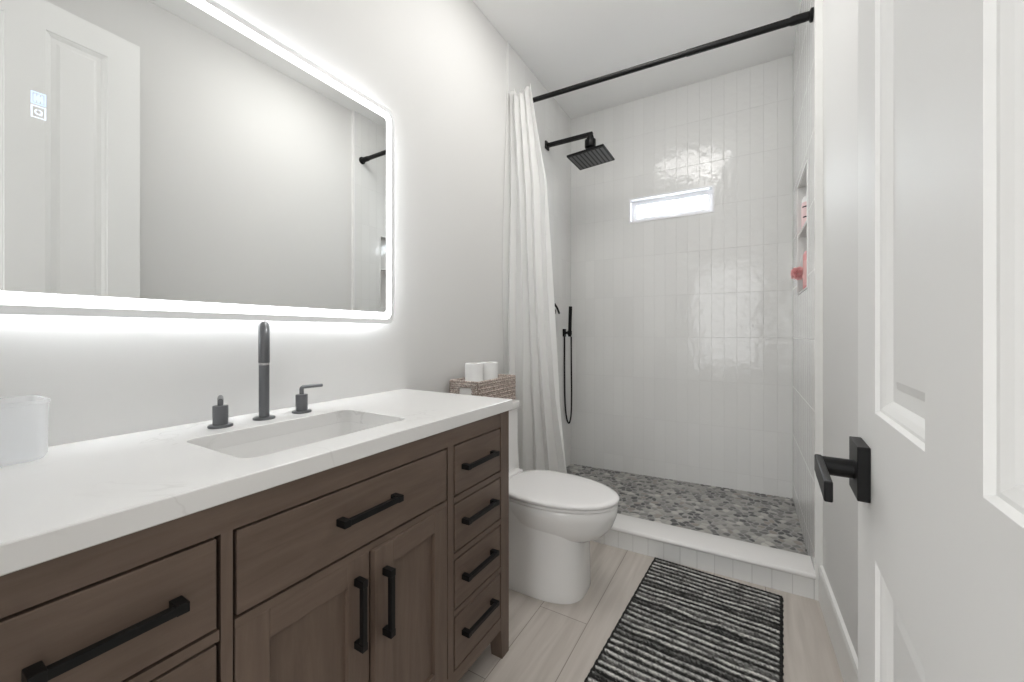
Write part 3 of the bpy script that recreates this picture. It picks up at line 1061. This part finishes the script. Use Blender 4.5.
# ------------------------------------------------------------------ bath mat
def rug():
    rng = np.random.default_rng(11)
    W, L = 0.530, 0.875
    nr = 60
    per = 6
    nx = 110
    ny = nr*per+1
    verts = []; cols = []
    # each yarn row keeps its own tone that drifts along its length
    knots = 22
    tone = np.zeros((nr, nx))
    for r in range(nr):
        if r % 2 == 0:
            base = rng.choice([0.018, 0.04, 0.10], p=[.55, .28, .17])
        else:
            base = rng.choice([0.14, 0.42, 0.64], p=[.15, .40, .45])
        kn = np.clip(base+rng.normal(0, 0.30, knots)*(0.03+base), 0.012, 0.74)
        tone[r] = np.interp(np.linspace(0, knots-1, nx), np.arange(knots), kn)
    wob = rng.normal(0, 1, (nr//4+3, 9))
    for j in range(ny):
        r = min(j//per, nr-1)
        ph = (j-r*per)/per
        y = L*j/(ny-1)
        for i in range(nx):
            x = W*i/(nx-1)
            rr = j/per/4.0
            q0 = int(rr); fr = rr-q0
            xs = x/W*8
            k0 = min(int(xs), 7); kf = xs-k0
            wv = ((wob[q0, k0]*(1-kf)+wob[q0, k0+1]*kf)*(1-fr)+(wob[q0+1, k0]*(1-kf)+wob[q0+1, k0+1]*kf)*fr)*0.0035
            endfade = min(1, min(j, ny-1-j)/24)
            hz = 0.004+0.0075*abs(math.sin(PI*ph))**0.6
            hz += 0.0012*math.sin(i*2.1+r*1.7)
            edge = 0.0
            if i in (0, nx-1):
                edge = 0.0015*math.sin(r*2.3)
                hz = 0.0
            if j in (0, ny-1):
                hz = 0.0
            verts.append((x-W/2+(edge if i in (0, nx-1) else 0), -y+wv*endfade, hz))
            t = tone[r, i]
            braid = rng.random()
            if braid < 0.26: t = t*0.30
            elif braid > 0.90: t = min(0.62, t*1.5+0.10)
            if i < 3 or i > nx-4 or j < 4 or j > ny-5:
                t = 0.018
            if ph < 0.2 or ph > 0.8:
                t *= 0.55
            cols.append((t*1.0, t*0.985, t*0.95, 1))
    faces = []
    for j in range(ny-1):
        for i in range(nx-1):
            a = j*nx+i
            faces.append((a, a+1, a+nx+1, a+nx))
    me = bpy.data.meshes.new('bath_mat')
    me.from_pydata(verts, [], faces)
    at = me.color_attributes.new('Col', 'FLOAT_COLOR', 'POINT')
    at.data.foreach_set('color', np.array(cols, np.float32).ravel())
    me.materials.append(vcol_mat('woven yarn', 0.95))
    me.polygons.foreach_set('use_smooth', [True]*len(me.polygons))
    if me.polygons[0].normal.z < 0:
        me.flip_normals()
    o = bpy.data.objects.new('bath_mat', me)
    COL.objects.link(o)
    o.location = (-0.1325, 2.052, 0.0008)
    o.rotation_euler = (0, 0, -0.064)
    tag(o, 'black and white striped woven bath mat on the floor before the shower', 'bath mat')
rug()

# ------------------------------------------------------------------ shower curtain and rod
RODY, RODZ, RODR = 2.117, 2.505, 0.0125
rod = thing('curtain_rod', 'black curtain rod spanning the shower opening near the ceiling', 'curtain rod', ((TLX+TRX)/2, 2.141, RODZ), 0.0349)
hx = (TRX-TLX)/2
bm = bmesh.new()
cyl(bm, (-hx+0.012, 0, 0), (0.25, 0, 0), 0.0140, seg=20)
cyl(bm, (0.24, 0, 0), (hx-0.012, 0, 0), 0.0160, seg=20)
link('rod_tube', bm, M['black'], rod, smooth=40)
for s_ in (-1, 1):
    bm = bmesh.new()
    lathe(bm, [(0, 0), (0.028, 0), (0.028, 0.008), (0.025, 0.011), (0.018, 0.014), (0.0195, 0.03), (0.0195, 0.075), (0.0165, 0.085), (0, 0.085)], (s_*hx, 0, 0), (-s_, 0, 0), 28)
    link('wall_flange', bm, M['black'], rod, smooth=40)

def curtain():
    ztab = [0.125, 0.36, 0.75, 1.14, 1.44, 1.98, 2.40, 2.52, 2.555]
    yot = [-0.087, -0.087, -0.085, -0.082, -0.078, -0.066, -0.054, -0.052, -0.046]
    x1t = [-q*(RODY+y_) for q, y_ in zip([.403, .4085, .434, .450, .4604, .474, .5093, .5187, .521], yot)]
    ampt = [0.030, 0.029, 0.027, 0.025, 0.024, 0.021, 0.018, 0.017, 0.020]
    nz, ns = 90, 300
    rng = np.random.default_rng(8)
    folds = 5
    phj = rng.uniform(-.5, .5, 20)
    amj = rng.uniform(.55, 1.15, 20)
    bm = bmesh.new()
    grid = []
    for k in range(nz):
        z = 0.125+(2.555-0.125)*k/(nz-1)
        x1 = float(np.interp(z, ztab, x1t)); am = float(np.interp(z, ztab, ampt))
        row = []
        zf = (z-0.125)/2.5
        for i in range(ns):
            s_ = i/(ns-1)
            f = s_*folds
            j0 = int(f)
            ph = phj[j0]*(1-(f-j0))+phj[j0+1]*(f-j0)
            aa = amj[j0]*(1-(f-j0))+amj[j0+1]*(f-j0)
            u = f+ph*0.8*(1-zf*0.4)+0.10*math.sin(z*2.3+s_*5)
            y = am*aa*math.sin(2*PI*u)+0.006*math.sin(z*3.1+s_*9)
            x = (TLX+0.003)+(x1-TLX-0.003)*(s_+0.022*math.sin(4*PI*u))
            # soft waist band seam under the header
            if abs(z-1.72) < 0.012: y *= 0.985
            zz = z
            if k > nz-3:
                zz += 0.016*math.sin(f*2*PI*1.3+1.0)
            yo = float(np.interp(z, ztab, yot))
            row.append(bm.verts.new((x, RODY+yo+y, zz)))
        grid.append(row)
    for k in range(nz-1):
        for i in range(ns-1):
            bm.faces.new((grid[k][i], grid[k][i+1], grid[k+1][i+1], grid[k+1][i]))
    cm, nt, b = new_mat('white curtain cloth')
    b.inputs['Base Color'].default_value = (0.89, 0.885, 0.875, 1)
    b.inputs['Roughness'].default_value = 0.85
    b.inputs['Specular IOR Level'].default_value = 0.15
    tr = node(nt, 'ShaderNodeBsdfTranslucent')
    tr.inputs['Color'].default_value = (0.88, 0.88, 0.87, 1)
    mx = node(nt, 'ShaderNodeMixShader')
    mx.inputs[0].default_value = 0.48
    out = nt.nodes['Material Output']
    nt.links.new(b.outputs[0], mx.inputs[1])
    nt.links.new(tr.outputs[0], mx.inputs[2])
    nt.links.new(mx.outputs[0], out.inputs['Surface'])
    o = link('shower_curtain', bm, cm, smooth=80)
    md = o.modifiers.new('thickness', 'SOLIDIFY')
    md.thickness = 0.0012
    tag(o, 'white cloth shower curtain gathered in folds at the left of the rod', 'shower curtain')
curtain()

# ------------------------------------------------------------------ rain shower head
sh = thing('rain_shower_head', 'black square rain shower head on a wall arm', 'shower head', (TLX, 2.610, 2.465))
bm = B((0.0, 0.011, -0.027, 0.027, -0.027, 0.027), bev=0.001)
box(bm, 0.010, 0.345, -0.0125, 0.0125, -0.0125, 0.0125, bev=0.001)
link('wall_arm', bm, M['black'], sh)
bm = bmesh.new()
lathe(bm, [(0, 0), (0.022, 0), (0.024, -0.010), (0.024, -0.022), (0.036, -0.026), (0.037, -0.030), (0.037, -0.072), (0.035, -0.077), (0.022, -0.082), (0.016, -0.10), (0.016, -0.14), (0, -0.14)], (0.328, 0, -0.012), seg=24)
link('swivel_joint', bm, M['black'], sh, smooth=40)
bm = bmesh.new()
hp = 0.126
box(bm, -hp, hp, -hp, hp, -0.006, 0.006, bev=0.0012)
b2 = bmesh.new()
for i in range(9):
    x = -hp+0.02+i*(2*hp-0.04)/8
    box(b2, x-0.0085, x+0.0085, -hp+0.012, hp-0.012, -0.0085, -0.006, bev=0.0)
merge(bm, b2)
mt = Matrix.Translation((0.333, 0.0, -0.160)) @ Matrix.Rotation(-0.075, 4, 'Y')
hm = [M['black'], plain('shower nozzles', (0.09, 0.09, 0.09), 0.5)]
bmesh.ops.transform(bm, matrix=mt, verts=bm.verts)
hd = link('spray_plate', bm, hm, sh)
for p in hd.data.polygons:
    if (mt.inverted() @ p.center).z < -0.0075:
        p.material_index = 1

# ------------------------------------------------------------------ hand shower
hs = thing('hand_shower', 'black wand hand shower with looped hose on the tiled wall', 'hand shower', (TLX, 2.925, 1.12))
bm = B((0.0, 0.012, -0.022, 0.022, -0.030, 0.030), bev=0.001)
box(bm, 0.010, 0.040, -0.010, 0.010, -0.010, 0.010, bev=0.001)
cyl(bm, (0.050, 0, -0.016), (0.050, 0, 0.016), 0.0175, seg=20)
link('wall_bracket', bm, M['black'], hs, smooth=40)
bm = bmesh.new()
cyl(bm, (0.050, 0, -0.03), (0.057, 0, 0.205), 0.0135, seg=20, bev=0.002)
link('wand', bm, M['black'], hs, smooth=40)
bm = bmesh.new()
pts = []
for i in range(61):
    t = i/60
    # hanging loop between wand foot and wall outlet
    a = PI*t
    x = 0.050-0.030*t
    yv = 0.0+0.035*math.sin(a)*1.0
    z = -0.03-0.68*math.sin(a)**0.42 if 0 < t < 1 else -0.03
    pts.append((0.035+0.028*math.cos(a)*(1+0.25*math.sin(a)), yv*0.5, z))
tube(bm, pts, 0.0062, 10)
link('hose', bm, M['black'], hs, smooth=60)

# valve lever peeking out past the curtain
sv = thing('shower_valve', 'black shower valve lever peeking out past the curtain edge', 'shower valve', (TLX, 2.700, 1.275))
link('wall_plate', B((0.0, 0.010, -0.085, 0.030, -0.085, 0.085), bev=0.001), M['black'], sv)
bm = bmesh.new()
cyl(bm, (0.009, -0.03, 0), (0.040, -0.03, 0), 0.020, seg=24, bev=0.001)
tube(bm, [(0.036, -0.03, 0.055), (0.042, 0.00, 0.030), (0.047, 0.032, -0.012)], [0.008, 0.008, 0.0075], 10)
link('lever', bm, M['black'], sv, smooth=40)

# ------------------------------------------------------------------ niche contents
def bottle(name, label, cat, x, y, z, prof, mat, capprof=None, capmat=None, band=None, grp=None):
    t = thing(name, label, cat, (x, y, z), 0, grp)
    bm = bmesh.new()
    lathe(bm, prof, seg=24)
    link('body', bm, mat, t, smooth=40)
    if capprof:
        bm = bmesh.new()
        lathe(bm, capprof, seg=20)
        link('cap', bm, capmat, t, smooth=40)
    if band:
        z0, z1, r, bmat, marks = band
        bm = bmesh.new()
        lathe(bm, [(r, z0), (r+0.0004, z0), (r+0.0004, z1), (r, z1), (r, z0)], seg=24)
        link('label_band', bm, bmat, t, smooth=40)
        if marks:
            for zz, a0, a1 in marks:
                b2 = bmesh.new()
                n = 6
                lo = []; hi = []
                for q in range(n+1):
                    a = a0+(a1-a0)*q/n
                    lo.append(b2.verts.new(((r+0.0007)*math.cos(a), (r+0.0007)*math.sin(a), zz-0.0035)))
                    hi.append(b2.verts.new(((r+0.0007)*math.cos(a), (r+0.0007)*math.sin(a), zz+0.0035)))
                for q in range(n):
                    b2.faces.new((lo[q], lo[q+1], hi[q+1], hi[q]))
                link('printed_line', b2, M['black'], t, recalc=False)
    return t
pinkm = plain('pale pink plastic', (0.76, 0.52, 0.52), 0.3)
whitem = plain('white plastic', (0.80, 0.79, 0.78), 0.3)
redm = plain('rose plastic', (0.72, 0.34, 0.34), 0.3)
M['pouf'] = plain('pink mesh', (0.90, 0.56, 0.56), 0.8)
SHZ = NZM+0.0061
bottle('shampoo_bottle', 'white bottle with dark print on the upper niche shelf', 'bottle', TRX+0.040, 2.655, SHZ,
       [(0, 0), (0.031, 0), (0.033, 0.003), (0.033, 0.165), (0.026, 0.180), (0.012, 0.186), (0, 0.186)], whitem,
       [(0, 0.186), (0.014, 0.186), (0.014, 0.215), (0, 0.216)], whitem,
       (0.02, 0.15, 0.0331, plain('pink paper label', (0.78, 0.58, 0.58), 0.5), [(0.125, PI*1.1, PI*1.5), (0.07, PI*1.15, PI*1.4)]))
bottle('conditioner_bottle', 'pale pink bottle behind the white one on the niche shelf', 'bottle', TRX+0.042, 2.726, SHZ,
       [(0, 0), (0.029, 0), (0.031, 0.003), (0.031, 0.15), (0.024, 0.168), (0.012, 0.172), (0, 0.172)], pinkm,
       [(0, 0.172), (0.016, 0.172), (0.016, 0.205), (0, 0.206)], whitem)
bottle('body_wash_bottle', 'rose red bottle standing in the lower niche', 'bottle', TRX+0.038, 2.600, NZ0+0.0005,
       [(0, 0), (0.030, 0), (0.032, 0.003), (0.032, 0.19), (0.024, 0.21), (0.012, 0.214), (0, 0.214)], redm,
       [(0, 0.214), (0.013, 0.214), (0.013, 0.235), (0.006, 0.237), (0.006, 0.262), (0, 0.263)], whitem,
       (0.03, 0.16, 0.0321, plain('rose label', (0.74, 0.44, 0.43), 0.5), []))
def pouf():
    c = Vector((TRX-0.004, 2.700, 1.446))
    t = thing('bath_pouf', 'pink mesh bath pouf hanging out of the lower niche', 'bath pouf', c)
    bm = bmesh.new()
    random.seed(4)
    # ruffled ribbons wound round a small ball
    for k in range(16):
        ax = Vector((random.uniform(-1, 1), random.uniform(-1, 1), random.uniform(-1, 1))).normalized()
        e1 = ax.orthogonal().normalized(); e2 = ax.cross(e1)
        n = 60
        a = []; b_ = []
        off = random.uniform(-0.5, 0.5)
        ph = random.uniform(0, 6)
        for i in range(n):
            th = 2*PI*i/n
            dd = (e1*math.cos(th)+e2*math.sin(th)+ax*off).normalized()
            wv = math.sin(th*9+ph)
            a.append(bm.verts.new(dd*0.016))
            b_.append(bm.verts.new(dd*(0.034+0.004*math.sin(th*5+ph))+ax*0.007*wv))
        for i in range(n):
            j = (i+1) % n
            bm.faces.new((a[i], a[j], b_[j], b_[i]))
    link('mesh_ruffle', bm, M['pouf'], t, smooth=80, recalc=False)
    bm = bmesh.new()
    pts = []
    for i in range(25):
        u = i/24
        pts.append((0.0+0.022*math.sin(PI*u), -0.012*math.sin(2*PI*u), 0.02+0.19*math.sin(PI*u)*0.6))
    tube(bm, pts, 0.0018, 6)
    link('hanging_cord', bm, whitem, t, smooth=60)
pouf()
